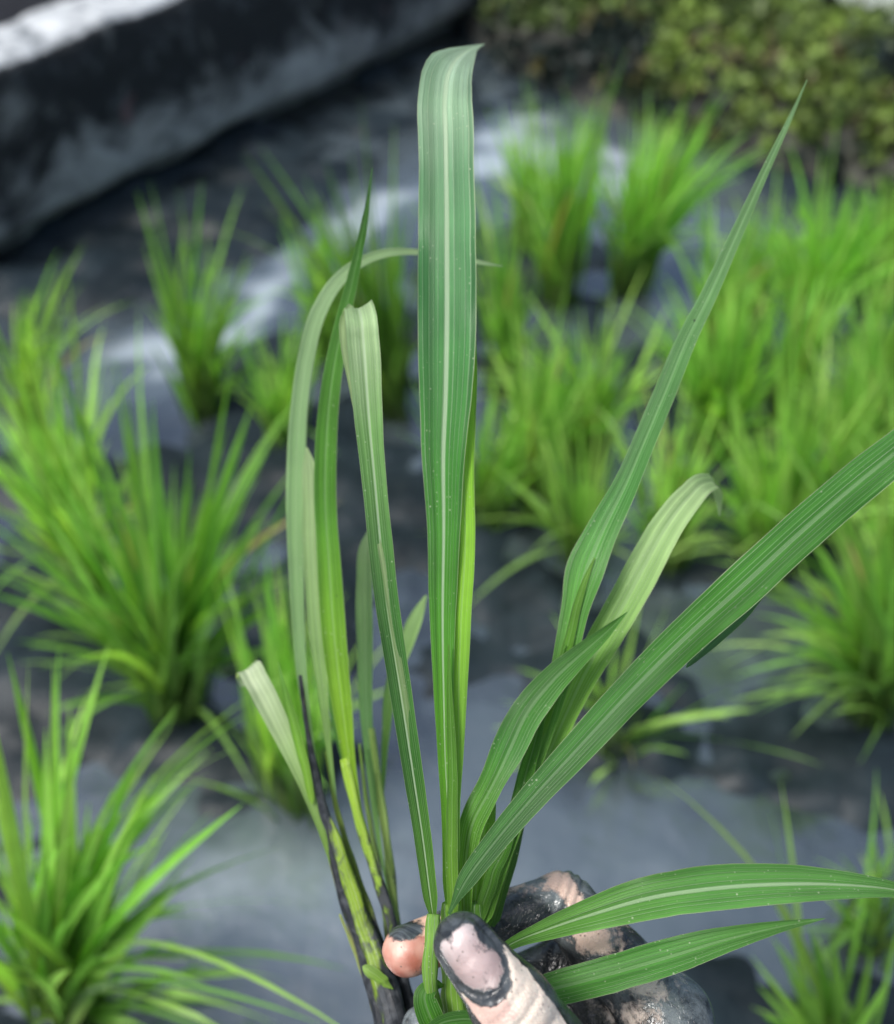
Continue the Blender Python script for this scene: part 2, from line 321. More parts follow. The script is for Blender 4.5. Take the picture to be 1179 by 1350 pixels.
# ground-cover on the bank: tens of thousands of small leaves
V = []; Fc = []; T = []
for c in range(1000):
    s = rng.uniform(6, 118); i = int(s); a = rng.beta(1.6, 1.4)*.34; 
    b = np.interp(a, [q[0] for q in bp], [q[1] for q in bp]); o = ft[i]+bn[i]*a+np.array([0, 0, b]); r = rng.uniform(.015, .045)
    if i > 70 and a > .27 and rng.random() < .8: continue
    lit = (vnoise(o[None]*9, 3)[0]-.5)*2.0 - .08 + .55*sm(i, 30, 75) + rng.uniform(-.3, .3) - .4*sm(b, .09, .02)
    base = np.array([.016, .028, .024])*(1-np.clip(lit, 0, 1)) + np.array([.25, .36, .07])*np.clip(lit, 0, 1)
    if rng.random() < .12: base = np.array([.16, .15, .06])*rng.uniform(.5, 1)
    for k in range(rng.integers(12, 30)):
        d = rng.normal(size=3); d /= np.linalg.norm(d); d[2] = abs(d[2])*.8; p = o + d*r*rng.uniform(.3, 1.05) - bn[i]*.01
        t = rng.normal(size=3); t[2] += .3; t /= np.linalg.norm(t); nrm = np.cross(t, rng.normal(size=3)); nrm /= np.linalg.norm(nrm)
        ln = rng.uniform(.008, .024); wd = ln*rng.uniform(.3, .5); n0 = len(V)
        V += [p, p+t*ln*.35+nrm*wd, p+t*ln*.8+nrm*wd*.7, p+t*ln*1.1, p+t*ln*.8-nrm*wd*.7, p+t*ln*.35-nrm*wd]
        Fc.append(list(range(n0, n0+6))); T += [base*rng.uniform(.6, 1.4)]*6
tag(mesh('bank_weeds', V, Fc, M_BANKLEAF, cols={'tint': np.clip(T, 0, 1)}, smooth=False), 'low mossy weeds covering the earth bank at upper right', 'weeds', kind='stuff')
# ------------------------------------------------------------------ rice clumps
GRP = 'rice seedling clumps growing in the paddy'
def ribbon(V, Fc, UV, T, pts, wid, side, fold, col0, col1, vv):
    n = len(pts); n0 = len(V)
    tg = np.gradient(pts, axis=0); tg /= np.linalg.norm(tg, axis=1)[:, None]+1e-9
    S = np.cross(tg, np.cross(side, tg)); S /= np.linalg.norm(S, axis=1)[:, None]+1e-9; N = np.cross(S, tg)
    for i in range(n):
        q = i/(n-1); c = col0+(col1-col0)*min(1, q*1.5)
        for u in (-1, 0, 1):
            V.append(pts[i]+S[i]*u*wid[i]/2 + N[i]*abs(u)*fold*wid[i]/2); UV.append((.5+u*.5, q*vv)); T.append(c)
    for i in range(n-1):
        for j in range(2): a = n0+i*3+j; Fc.append([a, a+1, a+4, a+3])
def rice(base, tips, n_extra, label, wmul=1.0, drk=1.0, yel=0.0, stem=True):
    b0 = G(*base); fw = b0.copy(); fw[2] = 0; fw = np.array([0, 1, 0.])
    root = tag(empty('rice_clump', Vector((b0[0], b0[1], 0))), label, 'rice plant', GRP)
    TIPS = []
    if isinstance(tips, tuple):         # (height, spread, count): blades fanned about the plant's own upright
        ht, sp_, ct = tips; up = np.array([base[0]-589, base[1]-2122.]); up /= np.linalg.norm(up); tips = []
        for k in range(ct):
            an = rng.normal(0, sp_); c_, s_ = math.cos(an), math.sin(an); l_ = ht*rng.uniform(.7, 1.08); tips.append((base[0]+(up[0]*c_-up[1]*s_)*l_, base[1]+(up[0]*s_+up[1]*c_)*l_))
    for (x, y) in tips:      # the plane through the clump that faces the viewer, leaning a little
        r = ray(x, y); lean = rng.uniform(-.10, .25); n = np.array([0, 1, -lean]); t = np.dot(b0-EYE, n)/np.dot(r, n); p = EYE+r*t
        if p[2] < .02: p[2] = .02
        TIPS.append((p, 1))
    ext = []
    for k in range(int(n_extra*2.6)):
        i, j = rng.integers(0, len(TIPS), 2); q = rng.random(); p = TIPS[i][0]*q+TIPS[j][0]*(1-q)
        p = b0+(p-b0)*rng.uniform(.6, 1.05)+np.array([rng.normal(0, .020), rng.normal(0, .045), rng.normal(0, .012)]); p[2] = max(p[2], .03)
        if p[2] > .085 or rng.random() < .35: ext.append((p, 0))
    for k in range(max(4, n_extra//4)):
        i = rng.integers(0, len(TIPS)); p = b0+(TIPS[i][0]-b0)*rng.uniform(1.02, 1.22)+np.array([rng.normal(0, .03), rng.normal(0, .05), rng.normal(0, .01)]); p[2] = max(p[2], .04); ext.append((p, 2))
    V, Fc, UV, T = [], [], [], []
    for (p, main) in TIPS+ext:
        o = b0+np.array([rng.normal(0, .013), rng.normal(0, .013), -.01]); L_ = np.linalg.norm(p-o); hz = np.linalg.norm((p-o)[:2])
        c1 = o+np.array([0, 0, 1])*L_*.30+(p-o)*[.10, .10, 0]; c2 = o+(p-o)*.62+np.array([0, 0, 1])*(.05*L_+.22*hz*rng.uniform(.5, 1.1))
        if main != 1 and rng.random() < .55: p = p+np.array([p[0]-o[0], p[1]-o[1], 0])*rng.uniform(.1, .5)-np.array([0, 0, rng.uniform(.15, .6)*hz+.01]); p[2] = max(p[2], .02)
        n = 14; s = np.linspace(0, 1, n)[:, None]
        pts = o*(1-s)**3+3*c1*s*(1-s)**2+3*c2*s*s*(1-s)+p*s**3
        wd = rng.uniform(.0042, .0078)*wmul*(1.12 if base[1] > 850 else 1)*(1.05 if main else .9); sv = s[:, 0]
        if main == 2: wd *= .62
        wid = wd*np.interp(sv, [0, .15, .35, .6, .85, 1], [.4, .6, .95, 1, .5, .03])
        az = rng.normal(0, .6); side = np.array([math.cos(az), math.sin(az), rng.normal(0, .15)])
        g = rng.uniform(.6, 1.3)*drk; yy = np.clip(yel+rng.normal(.3, .3), 0, 1)
        ca = np.array([.165, .39, .06])*(1-yy)+np.array([.34, .54, .13])*yy
        if rng.random() < .02: ca = np.array([.36, .33, .13])
        ribbon(V, Fc, UV, T, pts, wid, side, rng.uniform(.15, .5), np.array([.03, .06, .016]), ca*g, L_)  # dark blade bases: mud, plus painted shade inside the clump
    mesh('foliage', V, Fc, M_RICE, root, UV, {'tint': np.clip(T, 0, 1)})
    if stem:
        V, Fc, UV, T = [], [], [], []
        for k in range(9):
            an = rng.uniform(0, 6.28); r0 = rng.uniform(.003, .014); o = b0+np.array([math.cos(an)*r0, math.sin(an)*r0, -.02]); tp_ = o+np.array([math.cos(an)*.018, math.sin(an)*.018, rng.uniform(.07, .11)])
            n0 = len(V); rr = rng.uniform(.0018, .0028)
            for i in range(5):
                q = i/4
                for j in range(6):
                    V.append(o*(1-q)+tp_*q+np.array([math.cos(j*1.047), math.sin(j*1.047), 0])*rr*(1-.4*q)); UV.append((j/6, q*.1)); T.append(np.array([.05, .10, .02])*(.5+q)*drk)
            Fc += [[n0+i*6+j, n0+i*6+(j+1) % 6, n0+(i+1)*6+(j+1) % 6, n0+(i+1)*6+j] for i in range(4) for j in range(6)]
        mesh('stem', V, Fc, M_RICE, root, UV, {'tint': np.clip(T, 0, 1)})
    return root
CL = [
 ((235, 935), [(60, 430), (150, 470), (100, 520), (160, 690), (250, 590), (290, 640), (330, 545), (355, 590), (310, 700), (345, 690), (365, 790), (230, 610), (20, 690), (-10, 735), (-20, 780), (20, 845), (245, 965), (330, 740), (300, 560), (200, 640), (130, 600), (60, 600)], 44,
  'big bushy rice clump at left middle with blades reaching to the left edge', 1.25),
 ((125, 770), [(-10, 460), (20, 420), (-30, 520), (60, 500), (150, 470), (-20, 600), (-30, 650), (100, 560), (190, 600), (40, 540)], 30, 'rice clump at the left edge directly behind the big bushy left clump', 1.15),
 ((45, 570), [(112, 320), (45, 380), (20, 400), (82, 350), (105, 420), (-10, 430), (-30, 380)], 10, 'sparse upper left rice clump with thin upright blades below the concrete wall', 1.0),
 ((95, 1335), [(10, 860), (38, 870), (92, 930), (97, 1000), (150, 1040), (190, 985), (225, 960), (320, 1060), (235, 1170), (285, 1265), (192, 1312), (330, 1342), (-20, 1000), (-30, 1120), (-40, 1240), (60, 960), (135, 1110), (180, 1090), (-30, 1330), (-20, 900), (130, 1200), (60, 1150), (210, 1060)], 34,
  'large rice clump in the bottom left corner with wide spreading blades', 1.25),
 ((268, 545), [(180, 250), (240, 310), (280, 330), (200, 360), (220, 400), (305, 370), (335, 340), (190, 320), (300, 440), (345, 420), (245, 380)], 22, 'narrow rice clump left of the arched pale weed leaf, below the wall', 1.1),
 ((515, 545), [(320, 200), (400, 230), (462, 198), (412, 255), (500, 330), (440, 290), (520, 160), (490, 250), (545, 300), (470, 320), (560, 330), (420, 330)], 34, 'dark green rice clump directly behind the broad upright weed leaf', 1.1),
 ((375, 590), [(330, 430), (345, 480), (400, 400), (372, 410), (420, 440), (360, 460), (310, 420)], 14, 'small rice clump behind the arched pale weed leaf', 1.0),
 ((738, 400), [(745, 105), (700, 190), (760, 130), (810, 100), (720, 230), (780, 170), (690, 260), (735, 150), (800, 160)], 40, 'tall rice clump at upper centre right of the broad weed leaf', 1.05),
 ((828, 385), [(870, 140), (905, 130), (942, 135), (850, 150), (800, 200), (965, 165), (830, 190), (890, 160), (920, 190), (880, 120), (950, 220)], 60, 'dense bright rice clump just below the weedy bank', 1.05),
 ((662, 520), [(640, 190), (655, 230), (630, 280), (672, 330), (702, 380), (650, 350), (690, 300)], 20, 'slim rice clump half hidden by the right side of the broad weed leaf', 1.0),
 ((775, 610), [(690, 440), (720, 420), (762, 430), (800, 420), (850, 440), (882, 400), (830, 470), (700, 500), (655, 450), (740, 470), (640, 520)], 34, 'loose rice clump in the centre left of the long pointed weed leaf', 1.05),
 ((765, 745), [(700, 560), (740, 520), (800, 560), (820, 580), (640, 640), (690, 480), (850, 620), (710, 640)], 18, 'thin rice clump with bare stems behind the twisted weed leaves', 1.0),
 ((945, 600), [(880, 400), (930, 360), (962, 400), (1000, 380), (1040, 330), (900, 450), (1020, 420), (985, 350), (870, 430), (1050, 400)], 42, 'rice clump right of the long pointed weed leaf at mid height', 1.1),
 ((1062, 455), [(1085, 190), (1125, 230), (1179, 225), (1100, 260), (1062, 270), (1140, 250), (1190, 300), (1040, 300), (1022, 320), (1160, 270)], 50, 'upper right rice clump at the right edge below the weedy bank', 1.1),
 ((1005, 750), [(950, 560), (1000, 520), (1060, 480), (1120, 450), (1185, 470), (1150, 520), (1185, 560), (1080, 520), (1000, 590), (1185, 620), (1040, 500), (960, 640), (850, 650), (1110, 590)], 56, 'broad rice clump behind the big slanting weed leaf', 1.15),
 ((1150, 935), [(1060, 700), (1090, 640), (1130, 680), (1185, 640), (1215, 620), (1185, 720), (1080, 770), (1050, 800), (1020, 820), (1205, 800), (1225, 700), (1180, 830)], 44, 'rice clump at the right edge below the big slanting weed leaf', 1.15),
 ((1165, 640), [(1100, 440), (1140, 400), (1179, 380), (1225, 420), (1200, 470), (1085, 490), (1250, 500), (1130, 480)], 26, 'rice clump at the right edge above the tip of the big slanting weed leaf', 1.1),
 ((700, 665), (235, .26, 8), 22, 'rice clump in the gap right of the broad upright leaf at mid height', 1.0),
 ((880, 745), (230, .28, 8), 22, 'rice clump behind the pale blunt weed leaf', 1.0),
 ((925, 485), (225, .22, 8), 30, 'rice clump behind the middle of the long pointed weed leaf', 1.0),
 ((1120, 575), (250, .22, 9), 34, 'bright rice clump near the right edge at mid height', 1.0),
 ((1085, 690), (240, .25, 9), 30, 'rice clump just above the middle of the big slanting weed leaf', 1.0),
 ((1179, 800), (220, .3, 8), 22, 'rice clump cut by the right edge under the tip of the big slanting leaf', 1.1),
 ((1150, 410), (215, .24, 9), 34, 'bright rice clump at the right edge just in front of the upper right clump', 1.0),
 ((985, 420), (185, .30, 7), 16, 'thin rice clump just right of the upper part of the long pointed leaf', .95),
 ((700, 330), (190, .24, 8), 18, 'small far rice clump by the pale water right of the broad leaf top', .95),
 ((1030, 560), (230, .26, 9), 30, 'rice clump between the long pointed leaf and the right edge, in the densest part', 1.0),
 ((640, 690), (200, .30, 7), 12, 'thin dark rice clump just right of the lower broad leaf', .95),
 ((440, 470), (200, .26, 8), 16, 'pale rice clump seen through the arch of the pale weed leaf', .95),
 ((800, 985), [(650, 960), (985, 905), (998, 935), (905, 900), (770, 870), (830, 850), (680, 880), (880, 800), (720, 940)], 8, 'tiny sparse rice clump with flat blades lying on the mud at centre right', .95),
 ((388, 1055), [(330, 760), (370, 740), (420, 800), (350, 850), (320, 950), (400, 850), (435, 900), (310, 780), (362, 790), (440, 840)], 22, 'rice clump behind the muddy left weed stems', 1.1),
 ((1140, 1245), [(1150, 1100), (1185, 1120), (1120, 1150), (1210, 1130), (1190, 1200), (1100, 1180)], 8, 'small rice clump at the right edge beside the tip of the sideways weed leaf', .9),
 ((1085, 1425), [(990, 1260), (1020, 1240), (1067, 1225), (1040, 1290), (1185, 1215), (1175, 1285), (1100, 1240), (1150, 1250), (1005, 1340), (1130, 1320)], 10, 'rice clump in the bottom right corner below the sideways weed leaves', 1.0),
]
for (b, t, n, lab, wm) in CL: rice(b, t, n, lab, wm, drk=.66 if lab.startswith('dark') else rng.uniform(.95, 1.28), yel=rng.uniform(-.2, .3))
# ------------------------------------------------------------------ the pulled weeds in the hand
def blade(parent, C, fold=.25, cols=((.10, .25, .03), (.06, .20, .04), (.07, .19, .07)), n=64, nu=13, curl=0.0, mat=None, name='leaf', wave=.0, rib=.22, flip=False, mud=None):
    """C rows: photo x, y, distance (m), width in photo pixels, roll in degrees."""
    C = np.array([list(c)+[0]*(5-len(c)) for c in C], float); S_ = spline(C, n); S_[:, 3] *= sm(np.linspace(0, 1, n), -.004, .05)*.75+.25
    pts = np.array([P(x, y, d) for x, y, d in S_[:, :3]]); wid = np.maximum(S_[:, 3], .4)*S_[:, 2]/F; roll = np.radians(S_[:, 4])
    q_ = np.linspace(0, 1, n); ph = rng.uniform(0, 100)
    roll = roll+np.radians(9)*(fbm(np.c_[q_*5+ph, q_*0], 2, 3)-.5)*2*sm(q_, 0, .2); wid = wid*(1+.07*(fbm(np.c_[q_*16+ph, q_*0], 3, 8)-.5))
    pts = pts+np.outer((fbm(np.c_[q_*4+ph, q_*0+5], 2, 5)-.5)*.0016*sm(q_, 0, .15), RGT)
    tg = np.gradient(pts, axis=0); tg /= np.linalg.norm(tg, axis=1)[:, None]
    V, UV, T, MU = [], [], [], []; prev = None; ln = np.r_[0, np.cumsum(np.linalg.norm(np.diff(pts, axis=0), axis=1))]
    c3 = [np.array(c) for c in cols]
    for i in range(n):
        v = EYE-pts[i]; v /= np.linalg.norm(v); s = np.cross(tg[i], v); m = np.linalg.norm(s)
        if prev is None: s = s/m
        else:
            s = s/max(m, 1e-6)
            if np.dot(s, prev) < 0: s = -s
            pj = prev-tg[i]*np.dot(prev, tg[i]); pj /= np.linalg.norm(pj); k = sm(m, .25, .6); s = s*k+pj*(1-k); s -= tg[i]*np.dot(s, tg[i]); s /= np.linalg.norm(s)
        prev = s; nn_ = np.cross(s, tg[i])
        if np.dot(nn_, v) < 0 and m > .3: nn_ = -nn_
        r = roll[i]; s2 = s*math.cos(r)+nn_*math.sin(r); n2 = nn_*math.cos(r)-s*math.sin(r)
        q = i/(n-1); c = np.array([np.interp(q, np.linspace(0, 1, len(c3)), [k[h] for k in c3]) for h in range(3)])
        for j in range(nu):
            u = j/(nu-1)*2-1; wv = .10*(math.sin(ln[i]*70+ph+u*1.5)+.6*math.sin(ln[i]*163+ph*2-u))*abs(u)**3*min(1, q_[i]*3)
            V.append(pts[i]+s2*u*wid[i]/2+n2*wid[i]/2*(fold*(abs(u)**1.15)-fold*.5+curl*u*u+wv)); UV.append((j/(nu-1), ln[i])); T.append(c)
            if mud is not None: MU.append(np.interp(q, [k[0] for k in mud], [k[1] for k in mud]))
    Fc = []
    for i in range(n-1):
        for j in range(nu-1):
            a = i*nu+j; q = [a, a+1, a+nu+1, a+nu]; Fc.append(q[::-1] if flip else q)
    at = {'tint': np.clip(T, 0, 1), 'rib': np.full(len(T), rib)}
    if mud is not None: at['mud'] = np.array(MU)
    return mesh(name, V, Fc, mat or M_WEED, parent, UV, at)
def stalk(parent, C, c0, c1, mud, name='stem', nr=12, n=60, flat=.8):
    """A solid tapering stalk through photo x, y, distance, diameter in photo pixels; mud = [(fraction, amount)...]."""
    S_ = spline(np.array(C, float), n); pts = np.array([P(*p) for p in S_[:, :3]]); rad = S_[:, 3]*S_[:, 2]/F/2
    tg = np.gradient(pts, axis=0); tg /= np.linalg.norm(tg, axis=1)[:, None]; V, UV, T, MU = [], [], [], []
    for i in range(n):
        v = EYE-pts[i]; s = np.cross(tg[i], v); s /= np.linalg.norm(s); m_ = np.cross(s, tg[i]); q = i/(n-1)
        for j in range(nr):
            a = j/nr*2*math.pi; V.append(pts[i]+(s*math.cos(a)+m_*math.sin(a)*flat)*rad[i]*(1+.10*math.sin(i*.9+j))); UV.append((.5+.5*math.cos(a)*.9, q*.2))
            T.append(np.array(c0)*(1-q)+np.array(c1)*q); MU.append(np.interp(q, [k[0] for k in mud], [k[1] for k in mud])+.12*math.sin(a*2+i*.15))
    Fc = [[i*nr+j, (i+1)*nr+j, (i+1)*nr+(j+1) % nr, i*nr+(j+1) % nr] for i in range(n-1) for j in range(nr)]
    Fc += [list(range(nr)), [(n-1)*nr+j for j in range(nr)][::-1]]
    return mesh(name, V, Fc, M_STEM, parent, UV, {'tint': np.clip(T, 0, 1), 'mud': np.array(MU)})
WG = 'pulled grass weeds held in the hand'
BLUE = (.055, .17, .085); MID = (.055, .20, .035); YEL = (.17, .36, .03); DRK = (.03, .12, .018); PAL = (.20, .34, .17)
# --- centre weed
w1 = tag(empty('grass_weed', Vector(P(590, 1215, .378))), 'centre grass weed with one broad upright leaf and a narrower blunt one', 'weed', WG)
blade(w1, [(592, 1215, .378, 15), (590, 1100, .384, 17), (585, 1000, .388, 20), (583, 900, .391, 28), (583, 800, .394, 36), (584, 700, .396, 44, 4), (584, 600, .398, 58, 4), (587.5, 520, .399, 71, 3), (589, 440, .400, 76, 2), (588, 300, .402, 76), (586, 180, .405, 72), (586, 125, .409, 70), (590, 98, .414, 66), (598, 81, .423, 54), (610, 70, .437, 35), (621, 64, .452, 17), (631, 60, .464, 8), (639, 58, .470, 1)],
      fold=.13, cols=((.15, .36, .02), (.09, .28, .018), (.055, .21, .018), (.04, .175, .025), (.045, .175, .05), (.09, .23, .11), (.34, .48, .37)), n=110, nu=17, rib=.8)  # last colour paints the sky sheen on the bending tip
blade(w1, [(600, 1165, .379, 10), (603, 1060, .385, 10), (606, 1000, .389, 13), (606, 900, .392, 24), (609, 800, .395, 27), (614, 700, .398, 27), (615, 600, .400, 25), (618, 500, .402, 20), (620, 420, .403, 8), (621, 380, .4035, 2)], fold=.18, cols=((.12, .30, .05), (.22, .48, .04), (.20, .45, .045)))
blade(w1, [(598, 1215, .377, 13), (597, 1150, .379, 16), (597, 1050, .384, 14), (594, 950, .387, 10), (592, 850, .389, 2)], fold=.3, cols=((.14, .30, .03), (.10, .26, .03), (.09, .24, .03)))
blade(w1, [(573, 1222, .374, 16), (566, 1170, .374, 20), (556, 1100, .376, 23), (541, 1000, .380, 27), (527, 900, .384, 29), (505, 750, .389, 32), (491, 620, .392, 34, 8), (482, 520, .395, 40), (477, 450, .399, 43), (474, 415, .405, 42), (471, 403, .418, 38), (466, 412, .435, 30), (462, 450, .445, 12)],
      fold=.35, cols=((.09, .23, .03), (.035, .13, .02), (.045, .15, .03), (.12, .27, .08), (.38, .52, .32)), n=90, rib=.8)
blade(w1, [(552, 1040, .3795, 3), (534, 930, .383, 7), (517, 830, .387, 8), (497, 700, .391, 8), (478, 580, .396, 7), (462, 500, .401, 7), (452, 455, .406, 8), (452, 420, .412, 10), (462, 402, .418, 8)], fold=.2, cols=((.16, .28, .10), (.26, .38, .18), (.28, .40, .22)), nu=7)
stalk(w1, [(572, 1205, .374, 17), (569, 1245, .372, 20), (567, 1290, .373, 20), (572, 1330, .378, 22), (600, 1480, .384, 26), (625, 1660, .385, 28)], (.14, .30, .05), (.16, .28, .05), [(0, 0), (.25, .1), (.5, .3), (.8, .6), (1, .9)])
stalk(w1, [(595, 1190, .381, 24), (596, 1260, .381, 30), (605, 1400, .385, 32), (632, 1660, .387, 34)], (.14, .30, .04), (.16, .26, .05), [(0, 0), (.3, .2), (.8, .6), (1, .9)])
# --- right weed
w2 = tag(empty('grass_weed', Vector(P(640, 1205, .39))), 'right grass weed with twisted pointed leaf, pale blunt leaf and big slanting leaf', 'weed', WG)
G1 = ((.10, .26, .03), (.06, .20, .05), (.10, .23, .10))
blade(w2, [(640, 1222, .392, 14), (665, 1130, .396, 16), (690, 1050, .399, 20), (715, 980, .401, 22), (733, 920, .403, 26), (748, 860, .404, 32), (761, 800, .405, 40, 12), (773, 752, .406, 54, 18), (794, 700, .408, 44, 8), (824, 640, .409, 33), (850, 580, .410, 30), (880, 510, .411, 28), (905, 450, .412, 26), (935, 390, .413, 22), (975, 300, .414, 16), (1010, 220, .415, 11), (1040, 155, .416, 6), (1062, 105, .417, 1)], fold=.3, cols=((.11, .27, .03), (.06, .21, .045), (.17, .31, .15)), n=110)
blade(w2, [(700, 1010, .3985, 8), (722, 940, .4005, 12), (738, 880, .402, 14), (756, 820, .4035, 12), (772, 770, .4045, 8), (785, 735, .4055, 2)], fold=.4, cols=((.15, .32, .03), (.10, .27, .03), (.13, .27, .05)), nu=7)
blade(w2, [(645, 1222, .394, 14), (662, 1150, .398, 16), (690, 1070, .402, 20), (716, 1010, .405, 26), (742, 950, .408, 30), (770, 890, .410, 38), (798, 840, .412, 44), (825, 790, .414, 46), (852, 740, .416, 46), (882, 690, .419, 42), (910, 655, .423, 36), (930, 637, .430, 30), (943, 635, .442, 22), (948, 652, .456, 12), (950, 680, .465, 2)], fold=.22, cols=((.12, .29, .03), (.14, .32, .05), (.40, .56, .31)), n=90)
blade(w2, [(612, 1222, .3855, 18), (613, 1150, .387, 26), (622, 1090, .389, 32, 10), (645, 1040, .391, 38, 30), (672, 985, .393, 46, 15), (698, 935, .395, 44), (728, 898, .397, 38), (762, 866, .399, 28), (795, 836, .401, 16), (826, 807, .403, 1)], fold=.38, cols=((.13, .31, .025), (.04, .165, .025), (.06, .19, .03)), n=80)
blade(w2, [(622, 1215, .392, 18), (633, 1140, .393, 30), (641, 1080, .394, 26), (648, 1030, .395, 14), (652, 990, .396, 2)], fold=.2, cols=((.10, .27, .025), (.12, .30, .025), (.08, .24, .02)), n=40)
blade(w2, [(592, 1205, .372, 16), (612, 1165, .372, 24), (650, 1112, .373, 31), (700, 1053, .374, 36), (760, 988, .376, 42), (830, 914, .379, 48), (900, 845, .382, 53), (980, 772, .386, 56), (1050, 707, .389, 56), (1120, 646, .393, 55), (1200, 581, .397, 51), (1280, 515, .401, 44), (1350, 468, .405, 20), (1390, 445, .407, 2)], fold=-.22, cols=((.05, .15, .04), (.04, .165, .018), (.06, .19, .04)), n=100, nu=17, rib=.22)
blade(w2, [(905, 880, .390, 6), (960, 820, .392, 26), (1010, 765, .394, 24), (1050, 725, .396, 4)], fold=.1, cols=((.06, .17, .07),)*3, n=30)
for C, c in (([(636, 1222, .388, 16), (655, 1160, .391, 22), (676, 1090, .394, 24), (695, 1010, .397, 20), (715, 940, .400, 12), (745, 850, .402, 2)], ((.11, .28, .03), (.05, .17, .02), (.08, .22, .03))),
             ([(650, 1222, .397, 14), (668, 1150, .401, 18), (684, 1080, .404, 20), (702, 1010, .406, 16), (720, 950, .407, 4)], ((.07, .20, .025), (.035, .12, .02), (.05, .16, .02))),
             ([(626, 1222, .387, 14), (640, 1180, .389, 18), (668, 1110, .391, 14), (690, 1060, .393, 3)], ((.10, .25, .03), (.06, .19, .02), (.05, .17, .02)))):
    blade(w2, C, fold=.35, cols=c, n=50)
stalk(w2, [(622, 1190, .390, 34), (620, 1260, .389, 42), (622, 1400, .389, 40), (642, 1660, .391, 38)], (.10, .24, .03), (.16, .26, .05), [(0, 0), (.3, .2), (.8, .6), (1, .9)])
# --- left weed with muddy stems
w3 = tag(empty('grass_weed', Vector(P(500, 1290, .425))), 'left grass weed with arched pale leaf and mud-blackened stems', 'weed', WG)
blade(w3, [(490, 1135, .440, 4), (470, 1060, .4435, 12), (459, 1000, .446, 17), (451, 940, .447, 25), (441, 860, .449, 31), (433, 750, .449, 31), (428, 650, .448, 29), (430, 580, .446, 28), (438, 500, .443, 25), (450, 430, .440, 20), (466, 365, .437, 15), (482, 290, .434, 8), (492, 222, .432, 1)], fold=.25, cols=((.26, .45, .02), (.08, .25, .025), (.045, .15, .03)), n=90)
blade(w3, [(424, 1050, .450, 2), (408, 960, .455, 8), (399, 900, .457, 13), (394, 830, .460, 17), (390, 720, .461, 22), (391, 620, .461, 25), (395, 540, .460, 23), (404, 470, .459, 22), (418, 415, .458, 21), (443, 372, .457, 18), (476, 345, .456, 14), (512, 333, .455, 11), (548, 332, .454, 8), (600, 339, .453, 7), (640, 347, .452, 5), (664, 351, .452, 1)], fold=.15, cols=((.16, .34, .08), (.17, .36, .11), (.34, .50, .28)), n=100, flip=True)
blade(w3, [(446, 1080, .449, 2), (435, 1000, .452, 7), (426, 930, .454, 12), (419, 850, .455, 20), (413, 750, .456, 22), (410, 660, .456, 20), (408, 610, .456, 15), (405, 590, .457, 3)], fold=.1, cols=((.20, .38, .09), (.26, .42, .17), (.33, .46, .26)))
blade(w3, [(512, 1180, .456, 2), (493, 1060, .4655, 9), (484, 950, .470, 16), (481, 850, .472, 21), (479, 770, .472, 21), (481, 720, .474, 16), (486, 700, .480, 4)], fold=.2, cols=((.16, .34, .08), (.14, .30, .12), (.28, .42, .22)))
blade(w3, [(503, 1070, .464, 2), (506, 1000, .470, 8), (512, 930, .476, 14), (530, 860, .482, 20), (548, 815, .485, 18), (562, 785, .488, 3)], fold=.2, cols=((.14, .32, .06), (.18, .36, .10), (.26, .42, .18)), n=40)
blade(w3, [(440, 1150, .4365, 2), (426, 1100, .438, 9), (412, 1060, .441, 14), (395, 1015, .444, 20), (375, 970, .447, 26), (352, 925, .449, 31), (336, 895, .452, 32), (327, 880, .458, 30), (322, 884, .468, 24), (322, 905, .476, 8)], fold=.2, cols=((.20, .40, .05), (.26, .40, .17), (.50, .60, .44)), n=60)
blade(w3, [(412, 1060, .4395, 8), (398, 1000, .442, 12), (386, 950, .444, 12), (375, 905, .446, 7), (366, 872, .447, 1)], fold=.2, cols=((.22, .42, .05), (.16, .36, .04), (.12, .30, .05)), n=40)
blade(w3, [(460, 1020, .462, 8), (448, 960, .466, 16), (440, 900, .469, 16), (434, 830, .472, 3)], fold=.2, cols=((.11, .30, .05),)*3, n=30)
LG = (.24, .40, .03)
stalk(w3, [(396, 890, .450, 5), (405, 960, .447, 7), (420, 1040, .443, 12), (440, 1120, .439, 20), (462, 1190, .434, 26), (490, 1270, .428, 30), (508, 1340, .422, 34), (545, 1470, .412, 40), (610, 1660, .395, 44)], (.05, .06, .03), (.10, .16, .03), [(0, .75), (.2, .9), (.5, .95), (1, 1)])
stalk(w3, [(434, 1078, .4385, 5), (444, 1110, .436, 15), (460, 1160, .433, 19), (478, 1215, .429, 23), (500, 1275, .422, 30), (520, 1340, .416, 36), (556, 1470, .408, 40), (615, 1660, .394, 40)], (.22, .36, .03), (.06, .08, .02), [(0, .5), (.08, .34), (.16, .42), (.24, .52), (.32, .56), (.42, .68), (.55, .85), (1, 1)])
stalk(w3, [(455, 1000, .447, 14), (466, 1050, .444, 14), (482, 1110, .440, 13), (500, 1165, .436, 14), (516, 1215, .432, 15), (530, 1290, .427, 20), (555, 1400, .418, 26), (615, 1660, .398, 34)], LG, (.12, .2, .03), [(0, -.2), (.08, .15), (.15, .42), (.25, .6), (.4, .9), (1, 1)])
stalk(w3, [(490, 960, .468, 8), (498, 1020, .464, 9), (506, 1080, .458, 11), (514, 1140, .452, 12), (520, 1200, .447, 13), (526, 1260, .440, 16), (550, 1400, .424, 24), (612, 1660, .402, 30)], (.24, .38, .09), (.16, .25, .05), [(0, -.3), (.2, .1), (.28, .45), (.32, .1), (.45, .8), (1, 1)])
